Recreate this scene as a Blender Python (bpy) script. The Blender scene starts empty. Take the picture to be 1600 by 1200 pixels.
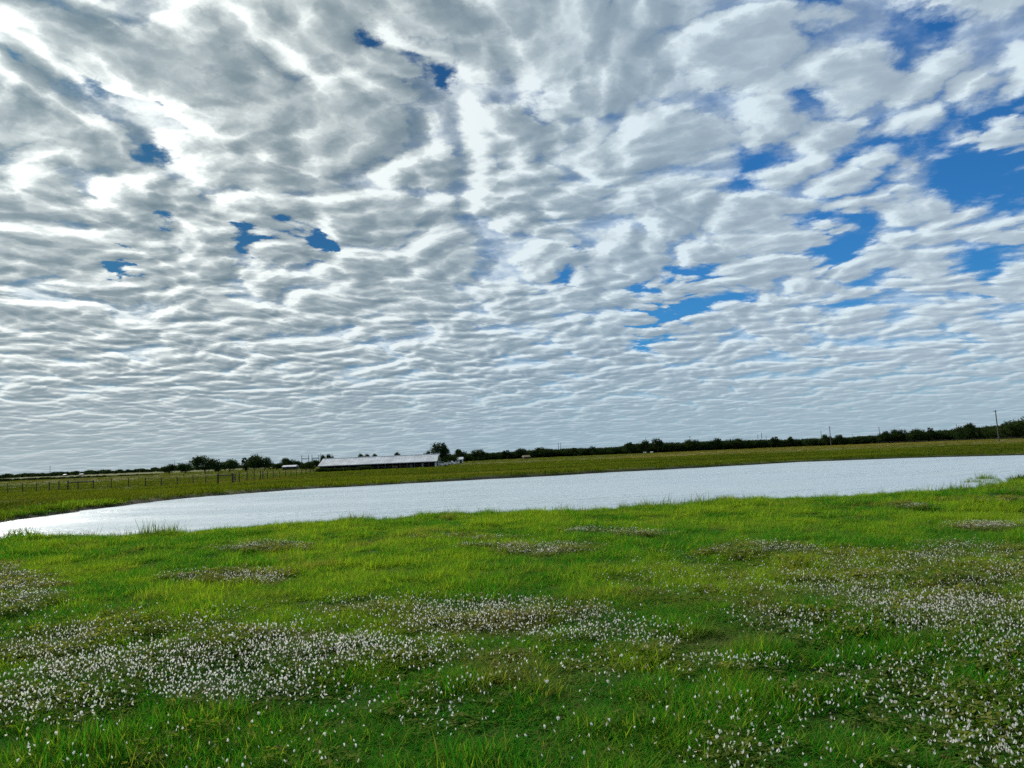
import bpy, bmesh, math, random
import numpy as np
from mathutils import Vector, Matrix

random.seed(7)
rng = np.random.default_rng(7)
scene = bpy.context.scene
COL = scene.collection
R = math.radians

# ------------------------------------------------------------------ camera
EYE = 1.65
PITCH, ROLL = R(5.46), R(-2.43)
cam_data = bpy.data.cameras.new('camera')
cam_data.sensor_width = 36.0
cam_data.lens = 26.1
cam_data.clip_start = 0.05
cam_data.clip_end = 60000
cam = bpy.data.objects.new('camera', cam_data)
COL.objects.link(cam)
CAM_ROT = Matrix.Rotation(R(90) + PITCH, 3, 'X') @ Matrix.Rotation(ROLL, 3, 'Z')
cam.matrix_world = Matrix.Translation((0, 0, EYE)) @ CAM_ROT.to_4x4()
scene.camera = cam
FPX = 1600 * 26.1 / 36.0

# ------------------------------------------------------------------ exposure
scene.view_settings.view_transform = 'Standard'
scene.view_settings.look = 'None'
scene.view_settings.exposure = 0.0
scene.view_settings.gamma = 1.0
scene.view_settings.use_curve_mapping = False
scene.cycles.use_denoising = False
scene.cycles.use_adaptive_sampling = True
scene.cycles.adaptive_threshold = 0.02
scene.cycles.adaptive_min_samples = 16
scene.cycles.max_bounces = 4
scene.cycles.diffuse_bounces = 2
scene.cycles.glossy_bounces = 2
scene.cycles.transmission_bounces = 3
scene.cycles.transparent_max_bounces = 4
scene.cycles.caustics_reflective = False
scene.cycles.caustics_refractive = False

# ------------------------------------------------------------------ sun
SUN_AZ, SUN_EL = R(-43), R(29)
SUN = Vector((math.sin(SUN_AZ) * math.cos(SUN_EL), math.cos(SUN_AZ) * math.cos(SUN_EL), math.sin(SUN_EL)))
sd = bpy.data.lights.new('sun', 'SUN')
sd.energy = 4.4
sd.angle = R(6)
sd.color = (1.0, 0.95, 0.86)
sun = bpy.data.objects.new('sun', sd)
COL.objects.link(sun)
sun.rotation_euler = SUN.to_track_quat('Z', 'Y').to_euler()
sun.location = (0, 0, 50)


def pix_dir(px, py):
    v = Vector(((px - 800) / FPX, (600 - py) / FPX, -1.0))
    return (CAM_ROT @ v).normalized()


# ------------------------------------------------------------------ world: blue sky behind a broken altocumulus sheet
class NB:
    """small helper to wire shader nodes"""
    def __init__(self, nt):
        self.nt = nt

    def n(self, t, **kw):
        nd = self.nt.nodes.new(t)
        for k, v in kw.items():
            setattr(nd, k, v)
        return nd

    def set(self, sock, v):
        if isinstance(v, bpy.types.NodeSocket):
            self.nt.links.new(v, sock)
        else:
            sock.default_value = v

    def m(self, op, a, b=None, c=None, clamp=False):
        nd = self.n('ShaderNodeMath', operation=op, use_clamp=clamp)
        self.set(nd.inputs[0], a)
        if b is not None:
            self.set(nd.inputs[1], b)
        if c is not None:
            self.set(nd.inputs[2], c)
        return nd.outputs[0]

    def vm(self, op, a, b=None, c=None, scale=None):
        nd = self.n('ShaderNodeVectorMath', operation=op)
        self.set(nd.inputs[0], a)
        if b is not None:
            self.set(nd.inputs[1], b)
        if c is not None:
            self.set(nd.inputs[2], c)
        if scale is not None:
            self.set(nd.inputs['Scale'], scale)
        return nd.outputs['Value'] if op in ('DOT_PRODUCT', 'LENGTH', 'DISTANCE') else nd.outputs[0]

    def ss(self, v, a, b, lo=0.0, hi=1.0):
        nd = self.n('ShaderNodeMapRange', interpolation_type='SMOOTHSTEP')
        self.set(nd.inputs['Value'], v)
        self.set(nd.inputs['From Min'], a)
        self.set(nd.inputs['From Max'], b)
        self.set(nd.inputs['To Min'], lo)
        self.set(nd.inputs['To Max'], hi)
        return nd.outputs['Result']

    def lin(self, v, a, b, lo=0.0, hi=1.0):
        nd = self.n('ShaderNodeMapRange')
        self.set(nd.inputs['Value'], v)
        self.set(nd.inputs['From Min'], a)
        self.set(nd.inputs['From Max'], b)
        self.set(nd.inputs['To Min'], lo)
        self.set(nd.inputs['To Max'], hi)
        return nd.outputs['Result']

    def noise(self, vec, scale, detail=4.0, rough=0.5, dist=0.0, col=False, dim='3D'):
        nd = self.n('ShaderNodeTexNoise', noise_dimensions=dim)
        self.set(nd.inputs['Vector'], vec)
        self.set(nd.inputs['Scale'], scale)
        nd.inputs['Detail'].default_value = detail
        nd.inputs['Roughness'].default_value = rough
        nd.inputs['Distortion'].default_value = dist
        return nd.outputs['Color'] if col else nd.outputs['Fac']

    def voronoi(self, vec, scale, smooth=0.6, rand=1.0):
        nd = self.n('ShaderNodeTexVoronoi', voronoi_dimensions='2D', feature='SMOOTH_F1')
        self.set(nd.inputs['Vector'], vec)
        self.set(nd.inputs['Scale'], scale)
        nd.inputs['Smoothness'].default_value = smooth
        nd.inputs['Randomness'].default_value = rand
        return nd.outputs['Distance']

    def mix(self, f, a, b, mode='MIX'):
        nd = self.n('ShaderNodeMix', data_type='RGBA', blend_type=mode)
        self.set(nd.inputs[0], f)
        for s, v in ((nd.inputs[6], a), (nd.inputs[7], b)):
            if not isinstance(v, bpy.types.NodeSocket) and len(v) == 3:
                v = (*v, 1.0)
            self.set(s, v)
        return nd.outputs[2]


world = bpy.data.worlds.new('World')
scene.world = world
world.use_nodes = True
wt = world.node_tree
wt.nodes.clear()
b = NB(wt)
sky = b.n('ShaderNodeTexSky', sky_type='NISHITA')
sky.sun_disc = False
sky.sun_elevation = SUN_EL
sky.sun_rotation = SUN_AZ % (2 * math.pi)
sky.altitude = 20
sky.air_density = 1.0
sky.dust_density = 0.6
sky.ozone_density = 2.0
SKY_STRENGTH = 0.10
D = b.vm('NORMALIZE', b.n('ShaderNodeTexCoord').outputs['Generated'])
sep = b.n('ShaderNodeSeparateXYZ')
b.set(sep.inputs[0], D)
dz = b.m('MAXIMUM', sep.outputs[2], 0.0)
den = b.m('ADD', dz, 0.12)
comb = b.n('ShaderNodeCombineXYZ')
b.set(comb.inputs[0], b.m('DIVIDE', sep.outputs[0], den))
b.set(comb.inputs[1], b.m('DIVIDE', sep.outputs[1], den))
comb.inputs[2].default_value = 0.0
P = comb.outputs[0]
sunfac = b.vm('DOT_PRODUCT', D, tuple(SUN))

# the clear gaps, each a direction in the sky and an angular radius (degrees)
GAPS = [(648, 60, 1.4, .50), (690, 68, 1.2, .5), (580, 45, 1.2, .45), (705, 100, .9, .4), (715, 80, .9, .4), (840, 165, 1.1, .35), (425, 352, 1.1, .75),
        (455, 372, 1.0, .5), (497, 380, 1.0, .75), (385, 358, 1.1, .8), (192, 418, .9, .9), (245, 346, .8, .5), (235, 238, .8, .32),
        (135, 110, 1.2, .25), (40, 60, 1.0, .3), (270, 138, .9, .4), (1050, 480, 2.2, .75), (1020, 500, 1.6, .7), (1090, 425, 1.2, .5),
        (1140, 455, 1.4, .5), (890, 428, 1.4, .4), (1570, 235, 2.8, .75), (1525, 262, 2.2, .6), (1600, 215, 2.4, .7), (1310, 375, 2.0, .65),
        (1330, 295, 1.8, .5), (1180, 245, 1.7, .4), (1260, 165, 1.8, .35), (1420, 70, 1.5, .30), (1470, 15, 1.5, .4), (1270, 10, 1.5, .4),
        (1530, 410, 1.6, .45), (1580, 355, 1.4, .4), (1380, 235, 1.4, .4), (930, 20, 1.4, .35), (1480, 215, 1.6, .4), (1330, 440, 1.8, .3)]
gw = b.vm('SUBTRACT', b.noise(P, 6.0, 5.0, 0.68, col=True, dim='2D'), (0.5, 0.5, 0.5))
DW = b.vm('NORMALIZE', b.vm('ADD', D, b.vm('SCALE', gw, scale=0.07)))
gap = None
for gx, gy, gr, ga in GAPS:
    d = pix_dir(gx, gy)
    v = b.vm('DOT_PRODUCT', DW, tuple(d))
    g = b.ss(v, math.cos(R(gr * 1.6)), math.cos(R(gr * 0.2)), 0.0, ga * (0.68 if gx > 1100 else 0.80))
    gap = g if gap is None else b.m('MAXIMUM', gap, g)
right = b.ss(sep.outputs[0], -0.1, 0.6)           # the sheet is thinner and softer away from the sun


def cloud_group():
    g = bpy.data.node_groups.new('cloud_thickness', 'ShaderNodeTree')
    g.interface.new_socket('P', in_out='INPUT', socket_type='NodeSocketVector')
    g.interface.new_socket('T', in_out='OUTPUT', socket_type='NodeSocketFloat')
    c = NB(g)
    gi, go = c.n('NodeGroupInput'), c.n('NodeGroupOutput')
    p = gi.outputs[0]
    rot = c.n('ShaderNodeMapping')
    rot.inputs['Rotation'].default_value = (0, 0, R(20))
    rot.inputs['Scale'].default_value = (1.45, 1.45, 1.0)
    c.set(rot.inputs[0], p)
    q = rot.outputs[0]
    w1 = c.vm('SUBTRACT', c.noise(q, 1.3, 1.0, 0.5, col=True, dim='2D'), (0.5, 0.5, 0.5))
    q1 = c.vm('ADD', q, c.vm('SCALE', w1, scale=0.40))
    w2 = c.vm('SUBTRACT', c.noise(q, 8.0, 5.0, 0.66, col=True, dim='2D'), (0.5, 0.5, 0.5))
    q2 = c.vm('ADD', q1, c.vm('SCALE', w2, scale=0.11))

    def cells(scale, smooth):
        vo = c.n('ShaderNodeTexVoronoi', voronoi_dimensions='2D', feature='SMOOTH_F1' if smooth else 'F1')
        c.set(vo.inputs['Vector'], q2)
        vo.inputs['Scale'].default_value = scale
        if smooth:
            vo.inputs['Smoothness'].default_value = smooth
        d = vo.outputs['Distance']
        return c.m('SUBTRACT', 0.22, c.m('MULTIPLY', d, d))

    t = c.m('MULTIPLY', cells(3.0, 0.15), 1.9)
    t = c.m('ADD', t, c.m('MULTIPLY', cells(6.6, 0.0), 1.15))
    t = c.m('ADD', t, c.m('MULTIPLY', cells(14.0, 0.0), 0.45))
    fb = c.noise(q2, 2.6, 7.0, 0.6, dim='2D')
    big = c.noise(q, 0.6, 1.0, 0.5, dim='2D')
    t = c.m('ADD', t, c.m('MULTIPLY_ADD', fb, 0.80, -0.40))
    t = c.m('ADD', t, c.m('MULTIPLY_ADD', big, 0.55, -0.275))
    c.set(go.inputs[0], t)
    return g


CG = cloud_group()


def thick(vec):
    nd = b.n('ShaderNodeGroup')
    nd.node_tree = CG
    b.set(nd.inputs[0], vec)
    return nd.outputs[0]


sp = Vector((SUN.x / SUN.z, SUN.y / SUN.z, 0))
tos = b.vm('NORMALIZE', b.vm('SUBTRACT', tuple(sp), P))
T0 = thick(P)
T1 = thick(b.vm('ADD', P, b.vm('SCALE', tos, scale=0.055)))
lowsky = b.ss(dz, 0.02, 0.20, 0.22, 0.0)
base_cov = b.m('ADD', T0, b.m('ADD', lowsky, 0.86))
wisp = b.noise(P, 11.0, 4.0, 0.65, dim='2D')
floor_ = b.m('MULTIPLY_ADD', right, 0.06, 0.30)
sm = b.n('ShaderNodeMath', operation='SMOOTH_MAX')
b.set(sm.inputs[0], base_cov)
b.set(sm.inputs[1], floor_)
sm.inputs[2].default_value = 0.25
seam = b.ss(b.m('MULTIPLY_ADD', wisp, -0.5, T0), 0.42, -0.30, 0.0, 1.75)
cov = b.m('SUBTRACT', sm.outputs[0], b.m('MULTIPLY', gap, seam))
alpha = b.ss(b.m('MULTIPLY_ADD', b.m('SUBTRACT', wisp, 0.5), 0.55, cov), -0.14, b.m('MULTIPLY_ADD', right, 0.36, 0.56))
relief = b.m('MULTIPLY', b.m('SUBTRACT', T0, T1), 2.2)
dep = b.m('SUBTRACT', b.m('SUBTRACT', base_cov, b.m('MULTIPLY', relief, 1.0)), 0.10)
dep = b.m('ADD', dep, b.m('MULTIPLY_ADD', wisp, 0.22, -0.11))
dx_ = b.m('MAXIMUM', b.m('MULTIPLY_ADD', dep, 0.3333, 0.1333), 0.0)
depth = b.m('SUBTRACT', 1.0, b.m('EXPONENT', b.m('MULTIPLY', b.m('POWER', dx_, 1.3), -2.9)))
near_sun = b.ss(sunfac, 0.60, 1.0)
glow = b.m('POWER', b.m('MAXIMUM', sunfac, 0.0), 16.0)
bright = b.mix(near_sun, (0.70, 0.82, 0.89), (0.94, 0.99, 0.96))
dark = b.mix(near_sun, (0.17, 0.26, 0.345), (0.115, 0.18, 0.222))
dark = b.mix(b.m('MULTIPLY', right, 0.8), dark, (0.34, 0.43, 0.53))
cl = b.mix(depth, bright, dark)
gl = b.m('MULTIPLY_ADD', glow, 0.35, 1.0)
cl = b.vm('SCALE', cl, scale=gl)
blue = b.vm('MULTIPLY', sky.outputs[0], (SKY_STRENGTH * 0.13, SKY_STRENGTH * 0.46, SKY_STRENGTH * 0.78))
blue = b.vm('SCALE', blue, scale=b.m('ADD', b.m('MULTIPLY_ADD', near_sun, -0.55, 0.95), b.m('MULTIPLY', right, 0.45)))
skyc = b.mix(alpha, blue, cl)
hz = b.ss(dz, 0.0, 0.14, 0.75, 0.0)
hcol = b.mix(near_sun, (0.33, 0.455, 0.535), (0.42, 0.50, 0.53))
skyc = b.mix(hz, skyc, hcol)
bg = b.n('ShaderNodeBackground')
b.set(bg.inputs[0], skyc)
bg.inputs[1].default_value = 1.0
wo = b.n('ShaderNodeOutputWorld')
wt.links.new(bg.outputs[0], wo.inputs[0])
world.cycles.sampling_method = 'MANUAL'
world.cycles.sample_map_resolution = 512


# ------------------------------------------------------------------ helpers
def at(px, py, z):
    """point where the sight line through a photo pixel meets height z"""
    d = pix_dir(px, py)
    t = (z - EYE) / d.z
    return Vector((d.x * t, d.y * t, z))


def horizon_y(px):
    return 711.0 - 0.0425 * (px - 800)


def at_dist(px, dist):
    """ground position at a forward distance along the column of a pixel taken at the horizon"""
    d = pix_dir(px, horizon_y(px))
    return d.x / d.y * dist, dist


def to_px(x, y, z):
    m = np.array(CAM_ROT).T
    v = np.stack([x, y, z - EYE], 0)
    c = m @ v
    w = np.where(c[2] < -1e-3, -c[2], 1e9)
    return 800 + c[0] / w * FPX, 600 - c[1] / w * FPX


_perm = np.random.default_rng(3).random((256, 256))


def vnoise(x, y):
    xi, yi = np.floor(x).astype(int), np.floor(y).astype(int)
    fx, fy = x - xi, y - yi
    fx, fy = fx * fx * (3 - 2 * fx), fy * fy * (3 - 2 * fy)
    g = lambda a, c: _perm[a & 255, c & 255]
    return (g(xi, yi) * (1 - fx) + g(xi + 1, yi) * fx) * (1 - fy) + (g(xi, yi + 1) * (1 - fx) + g(xi + 1, yi + 1) * fx) * fy


def fbm(x, y, o=4):
    s, a, t = 0, 0.5, 0
    for k in range(o):
        s = s + a * vnoise(x * 2 ** k + 17.3 * k, y * 2 ** k + 5.1 * k)
        t += a
        a *= 0.5
    return s / t


def sstep(a, c, v):
    t = np.clip((v - a) / (c - a), 0, 1)
    return t * t * (3 - 2 * t)


def tag(o, label=None, cat=None, group=None, kind=None):
    if label: o['label'] = label
    if cat: o['category'] = cat
    if group: o['group'] = group
    if kind: o['kind'] = kind
    return o


def link(name, me, parent=None, loc=None):
    o = bpy.data.objects.new(name, me)
    COL.objects.link(o)
    if parent is not None: o.parent = parent
    if loc is not None: o.location = loc
    return o


def empty(name, loc, rz=0.0):
    o = bpy.data.objects.new(name, None)
    COL.objects.link(o)
    o.empty_display_size = 0.2
    o.location = loc
    o.rotation_euler = (0, 0, rz)
    return o


def mesh(name, V, F, mats, midx=None, smooth=False):
    me = bpy.data.meshes.new(name)
    me.from_pydata([tuple(v) for v in V], [], F)
    for m in (mats if isinstance(mats, (list, tuple)) else [mats]):
        me.materials.append(m)
    if midx is not None:
        me.polygons.foreach_set('material_index', midx)
    if smooth:
        me.polygons.foreach_set('use_smooth', [True] * len(me.polygons))
    me.update()
    return me


class MB:
    def __init__(self):
        self.V, self.F = [], []

    def box(self, c, s, rz=0.0):
        cx, cy, cz = c
        hx, hy, hz = s[0] / 2, s[1] / 2, s[2] / 2
        n = len(self.V)
        co, si = math.cos(rz), math.sin(rz)
        for dx, dy, dz_ in ((-1, -1, -1), (1, -1, -1), (1, 1, -1), (-1, 1, -1), (-1, -1, 1), (1, -1, 1), (1, 1, 1), (-1, 1, 1)):
            x, y = dx * hx, dy * hy
            self.V.append((cx + x * co - y * si, cy + x * si + y * co, cz + dz_ * hz))
        self.F += [tuple(n + i for i in f) for f in ((0, 3, 2, 1), (4, 5, 6, 7), (0, 1, 5, 4), (1, 2, 6, 5), (2, 3, 7, 6), (3, 0, 4, 7))]
        return self

    def tube(self, p0, p1, r0, r1, k=7):
        p0, p1 = Vector(p0), Vector(p1)
        ax = (p1 - p0).normalized()
        u = ax.orthogonal().normalized()
        v = ax.cross(u)
        n = len(self.V)
        for p, r in ((p0, r0), (p1, r1)):
            for i in range(k):
                a = 2 * math.pi * i / k
                self.V.append(tuple(p + u * (r * math.cos(a)) + v * (r * math.sin(a))))
        for i in range(k):
            j = (i + 1) % k
            self.F.append((n + i, n + j, n + k + j, n + k + i))
        self.F.append(tuple(n + k + i for i in range(k)))
        self.F.append(tuple(n + i for i in reversed(range(k))))
        return self

    def poly(self, pts):
        n = len(self.V)
        self.V += [tuple(p) for p in pts]
        self.F.append(tuple(range(n, n + len(pts))))
        return self

    def prism(self, prof, y0, y1):
        """profile in x,z extruded along y"""
        n, k = len(self.V), len(prof)
        self.V += [(p[0], y0, p[1]) for p in prof] + [(p[0], y1, p[1]) for p in prof]
        self.F.append(tuple(range(n, n + k)))
        self.F.append(tuple(range(n + 2 * k - 1, n + k - 1, -1)))
        for i in range(k):
            j = (i + 1) % k
            self.F.append((n + j, n + i, n + k + i, n + k + j))
        return self

    def build(self, name, mat, parent=None, loc=None):
        return link(name, mesh(name, self.V, self.F, mat), parent, loc)


# ------------------------------------------------------------------ materials
def mat_new(name):
    m = bpy.data.materials.new(name)
    m.use_nodes = True
    m.node_tree.nodes.clear()
    c = NB(m.node_tree)
    out = c.n('ShaderNodeOutputMaterial')
    return m, c, out


def simple(name, col, rough=0.7, var=0.15, scale=3.0, metal=0.0, streak=False):
    m, c, out = mat_new(name)
    p = c.n('ShaderNodeBsdfPrincipled')
    tc = c.n('ShaderNodeTexCoord').outputs['Object']
    if streak:
        mp = c.n('ShaderNodeMapping')
        mp.inputs['Scale'].default_value = (1, 1, 0.12)
        c.set(mp.inputs[0], tc)
        tc = mp.outputs[0]
    f = c.noise(tc, scale, 5.0, 0.6)
    lo = tuple(max(0, v * (1 - var * 2)) for v in col)
    hi = tuple(min(1, v * (1 + var)) for v in col)
    c.set(p.inputs['Base Color'], c.mix(c.ss(f, 0.3, 0.7), lo, hi))
    p.inputs['Roughness'].default_value = rough
    p.inputs['Metallic'].default_value = metal
    c.nt.links.new(p.outputs[0], out.inputs[0])
    return m


def leafy(name, young, old, dry, trans=0.35, attr=True, rough=0.55):
    """blade or leaf: colour from where the plant grows ('tone', 'dry' on the instance) and its own chance"""
    m, c, out = mat_new(name)
    if attr:
        a = c.n('ShaderNodeAttribute', attribute_type='INSTANCER', attribute_name='tone').outputs['Fac']
        d = c.n('ShaderNodeAttribute', attribute_type='INSTANCER', attribute_name='dry').outputs['Fac']
    else:
        a, d = 0.5, 0.0
    rnd = c.n('ShaderNodeObjectInfo').outputs['Random']
    bl = c.n('ShaderNodeAttribute', attribute_type='GEOMETRY', attribute_name='shade').outputs['Fac']
    f = c.m('ADD', c.m('MULTIPLY_ADD', rnd, 0.35, -0.17), a if not isinstance(a, float) else a)
    f = c.m('ADD', f, c.m('MULTIPLY_ADD', bl, 0.9, -0.42), clamp=True)
    col = c.mix(f, old, young)
    dd = c.m('ADD', d, c.m('MULTIPLY_ADD', c.m('POWER', bl, 5.0), 0.7, 0.0), clamp=True)
    col = c.mix(dd, col, dry)
    dif = c.n('ShaderNodeBsdfDiffuse')
    c.set(dif.inputs['Color'], col)
    tr = c.n('ShaderNodeBsdfTranslucent')
    c.set(tr.inputs[0], c.vm('MULTIPLY', col, (1.3, 1.2, 0.5)))
    mx = c.n('ShaderNodeMixShader')
    mx.inputs[0].default_value = trans
    c.nt.links.new(dif.outputs[0], mx.inputs[1])
    c.nt.links.new(tr.outputs[0], mx.inputs[2])
    c.nt.links.new(mx.outputs[0], out.inputs[0])
    return m


M = {}
M['grass'] = leafy('grass_blade', (0.225, 0.375, 0.022), (0.033, 0.205, 0.015), (0.26, 0.23, 0.08), 0.5)
M['clover'] = leafy('clover_leaf', (0.20, 0.26, 0.030), (0.06, 0.16, 0.018), (0.24, 0.21, 0.08), 0.5)
M['field'] = leafy('field_tuft', (0.105, 0.160, 0.007), (0.022, 0.062, 0.005), (0.24, 0.19, 0.06), 0.45)
M['reed'] = leafy('reed_blade', (0.15, 0.28, 0.015), (0.03, 0.12, 0.012), (0.25, 0.19, 0.09), 0.40)
M['tree_leaf'] = leafy('tree_leaf', (0.040, 0.070, 0.022), (0.014, 0.032, 0.016), (0.05, 0.06, 0.02), 0.25, attr=False)
M['tree_leaf_pale'] = leafy('tree_leaf_pale', (0.06, 0.11, 0.03), (0.02, 0.05, 0.02), (0.07, 0.08, 0.03), 0.25, attr=False)
M['bark'] = simple('bark', (0.06, 0.05, 0.04), 0.9, 0.3, 4)
M['post'] = simple('weathered_post', (0.05, 0.042, 0.036), 0.9, 0.3, 6)
M['pole'] = simple('treated_pole', (0.085, 0.075, 0.065), 0.85, 0.25, 3)
M['wire'] = simple('fence_wire', (0.10, 0.10, 0.10), 0.6, 0.1, 5)
M['steel'] = simple('galvanised_steel', (0.22, 0.24, 0.26), 0.55, 0.15, 2, 0.3)
M['roof_white'] = simple('white_sheet_roof', (0.52, 0.54, 0.57), 0.6, 0.14, 0.35)
M['white_paint'] = simple('white_paint', (0.58, 0.60, 0.60), 0.6, 0.08, 1.5, streak=True)
M['dark_timber'] = simple('dark_timber', (0.030, 0.027, 0.024), 0.9, 0.3, 1.2, streak=True)
M['grey_board'] = simple('grey_board', (0.20, 0.20, 0.19), 0.85, 0.2, 1.2, streak=True)
M['tan_roof'] = simple('tan_roof', (0.24, 0.18, 0.10), 0.8, 0.15, 1.0)
M['hay'] = simple('hay', (0.30, 0.24, 0.12), 0.95, 0.3, 4)
M['glass'] = simple('dark_glass', (0.02, 0.025, 0.03), 0.12, 0.1, 1)
M['rubber'] = simple('rubber', (0.02, 0.02, 0.02), 0.8, 0.1, 3)
M['car_white'] = simple('white_car_paint', (0.5, 0.51, 0.52), 0.35, 0.03, 1)
m, c, out = mat_new('white_petal')
d_, t_, mx_ = c.n('ShaderNodeBsdfDiffuse'), c.n('ShaderNodeBsdfTranslucent'), c.n('ShaderNodeMixShader')
pc = c.mix(c.n('ShaderNodeObjectInfo').outputs['Random'], (0.90, 0.90, 0.87), (0.74, 0.70, 0.62))
c.set(d_.inputs[0], pc)
c.set(t_.inputs[0], pc)
mx_.inputs[0].default_value = 0.45
c.nt.links.new(d_.outputs[0], mx_.inputs[1])
c.nt.links.new(t_.outputs[0], mx_.inputs[2])
c.nt.links.new(mx_.outputs[0], out.inputs[0])
M['petal'] = m
M['petal_old'] = simple('faded_petal', (0.50, 0.43, 0.32), 0.8, 0.2, 30)
M['flower_eye'] = simple('flower_eye', (0.65, 0.60, 0.32), 0.7, 0.1, 40)
M['stem'] = simple('flower_stem', (0.07, 0.12, 0.03), 0.7, 0.2, 20)


# ------------------------------------------------------------------ pond outline and terrain
WATER_Z, CREST_Z = -0.90, -0.45
far_px = [(1760, 706), (1600, 711), (1420, 715.5), (1250, 722), (1100, 730.5), (960, 737.6), (860, 743.5), (760, 749), (600, 757.5), (460, 765), (400, 770), (320, 775.5),
          (250, 782), (150, 795), (75, 805), (0, 815), (-70, 828)]
near_px = [(-90, 846), (0, 845), (62, 844), (170, 838), (300, 835), (400, 828), (500, 822), (600, 815), (700, 809), (750, 807), (830, 804), (900, 804), (1000, 797), (1100, 791),
           (1210, 785), (1300, 781), (1400, 777), (1500, 771), (1540, 767), (1600, 752), (1690, 742)]
poly = [at(px, py, WATER_Z) for px, py in far_px]
for px, py in near_px:
    c = at(px, py, CREST_Z)
    g = c.xy.normalized()
    k = 1.10 if px < 1520 else 1.14
    poly.append(Vector((c.x * k, c.y * k, WATER_Z)))
POLY = np.array([(p.x, p.y) for p in poly])


def pond_sd(x, y):
    x, y = np.asarray(x, float), np.asarray(y, float)
    best = np.full(x.shape, 1e9)
    inside = np.zeros(x.shape, bool)
    n = len(POLY)
    for i in range(n):
        ax, ay = POLY[i]
        bx, by = POLY[(i + 1) % n]
        ex, ey = bx - ax, by - ay
        t = np.clip(((x - ax) * ex + (y - ay) * ey) / (ex * ex + ey * ey), 0, 1)
        best = np.minimum(best, (x - ax - t * ex) ** 2 + (y - ay - t * ey) ** 2)
        cr = ((ay > y) != (by > y)) & (x < ex * (y - ay) / (ey if abs(ey) > 1e-9 else 1e-9) + ax)
        inside ^= cr
    s = np.where(inside, -1, 1) * np.sqrt(best)
    return s + (fbm(x * 0.35, y * 0.35, 3) - 0.5) * 1.5


def ground_z(x, y):
    x, y = np.asarray(x, float), np.asarray(y, float)
    s = pond_sd(x, y)
    r = np.hypot(x, y)
    near = CREST_Z * sstep(5, 25, r) + (fbm(x * 0.5, y * 0.5, 3) - 0.5) * (0.16 + 0.12 * sstep(12, 20, r)) * sstep(1.5, 6, r)
    far = -0.62 + (-1.20 + 0.62) * sstep(85, 230, r) + (fbm(x * 0.06 + 9, y * 0.06, 3) - 0.5) * 0.25 * (1 - sstep(200, 400, r))
    f = sstep(34, 62, r)
    base = near * (1 - f) + far * f
    w = 2.2 * (1 - f) + 0.8 * f
    t = np.clip(s / w, 0, 1)
    z = WATER_Z + 0.02 + (base - WATER_Z - 0.02) * (t * (2 - t))
    return np.where(s > 0, z, WATER_Z + 0.02 - 0.45 * np.clip(-s / 2.5, 0, 1))


def axis(parts):
    out = []
    for a, c, st in parts:
        out += list(np.arange(a, c, st))
    return np.array(out)


xs = axis([(20, 60, 1.0), (60, 140, 2.5), (140, 400, 12), (400, 1500, 80), (1500, 9001, 750)])
xs = np.concatenate([-xs[::-1], np.arange(-20, 20, 0.5), xs])
ys = np.concatenate([-axis([(8, 40, 4), (40, 400, 40), (400, 4000, 400)])[::-1], axis([(-8, 1, 1.0), (1, 40, 0.4), (40, 110, 0.7), (110, 300, 4), (300, 800, 20), (800, 3000, 150), (3000, 14001, 1000)])])
GX, GY = np.meshgrid(xs, ys)
GZ = ground_z(GX.ravel(), GY.ravel())
nx, ny = len(xs), len(ys)
idx = np.arange(nx * ny).reshape(ny, nx)
quads = np.stack([idx[:-1, :-1], idx[:-1, 1:], idx[1:, 1:], idx[1:, :-1]], -1).reshape(-1, 4)
gm = bpy.data.meshes.new('ground')
gm.vertices.add(nx * ny)
gm.vertices.foreach_set('co', np.stack([GX.ravel(), GY.ravel(), GZ], 1).ravel())
gm.loops.add(len(quads) * 4)
gm.loops.foreach_set('vertex_index', quads.ravel())
gm.polygons.add(len(quads))
gm.polygons.foreach_set('loop_start', np.arange(0, len(quads) * 4, 4))
gm.polygons.foreach_set('use_smooth', np.ones(len(quads), bool))
gm.update(calc_edges=True)


def dryness(x, y):
    """0 green .. 1 dry straw, over the far pasture: the right hand far strip is a standing straw band"""
    px, py = to_px(x, y, np.full(np.shape(x), -1.2))
    r = np.hypot(x, y)
    d = 0.40 * sstep(0.55, 0.80, fbm(x * 0.02 + 3, y * 0.05, 4)) * sstep(60, 120, r)
    band = sstep(230, 330, r) * (0.25 + 0.75 * sstep(0.05, 0.35, x / np.maximum(r, 1)))
    return np.clip(d + 0.45 * band * (0.55 + 0.9 * (fbm(x * 0.03, y * 0.01, 3) - 0.3)), 0, 1) * sstep(45, 75, r)


sdv = pond_sd(GX.ravel(), GY.ravel())
att = gm.attributes.new('dry', 'FLOAT', 'POINT')
att.data.foreach_set('value', dryness(GX.ravel(), GY.ravel()).astype(np.float32))
att = gm.attributes.new('mud', 'FLOAT', 'POINT')
att.data.foreach_set('value', (1 - sstep(0.1, 0.9, sdv)).astype(np.float32))
m, c, out = mat_new('pasture_soil')
pos = c.n('ShaderNodeNewGeometry').outputs['Position']
dryA = c.n('ShaderNodeAttribute', attribute_name='dry').outputs['Fac']
mudShadeA = c.n('ShaderNodeAttribute', attribute_name='mud').outputs['Fac']
mp = c.n('ShaderNodeMapping')
mp.inputs['Scale'].default_value = (0.35, 1.0, 1.0)
c.set(mp.inputs[0], pos)
n1 = c.noise(mp.outputs[0], 0.10, 6.0, 0.62)
n2 = c.noise(pos, 1.6, 5.0, 0.65)
far_c = c.mix(c.ss(n1, 0.35, 0.65), (0.030, 0.055, 0.004), (0.085, 0.110, 0.007))
far_c = c.mix(c.ss(n2, 0.45, 0.75, 0, 0.5), far_c, (0.030, 0.035, 0.012))
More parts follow.
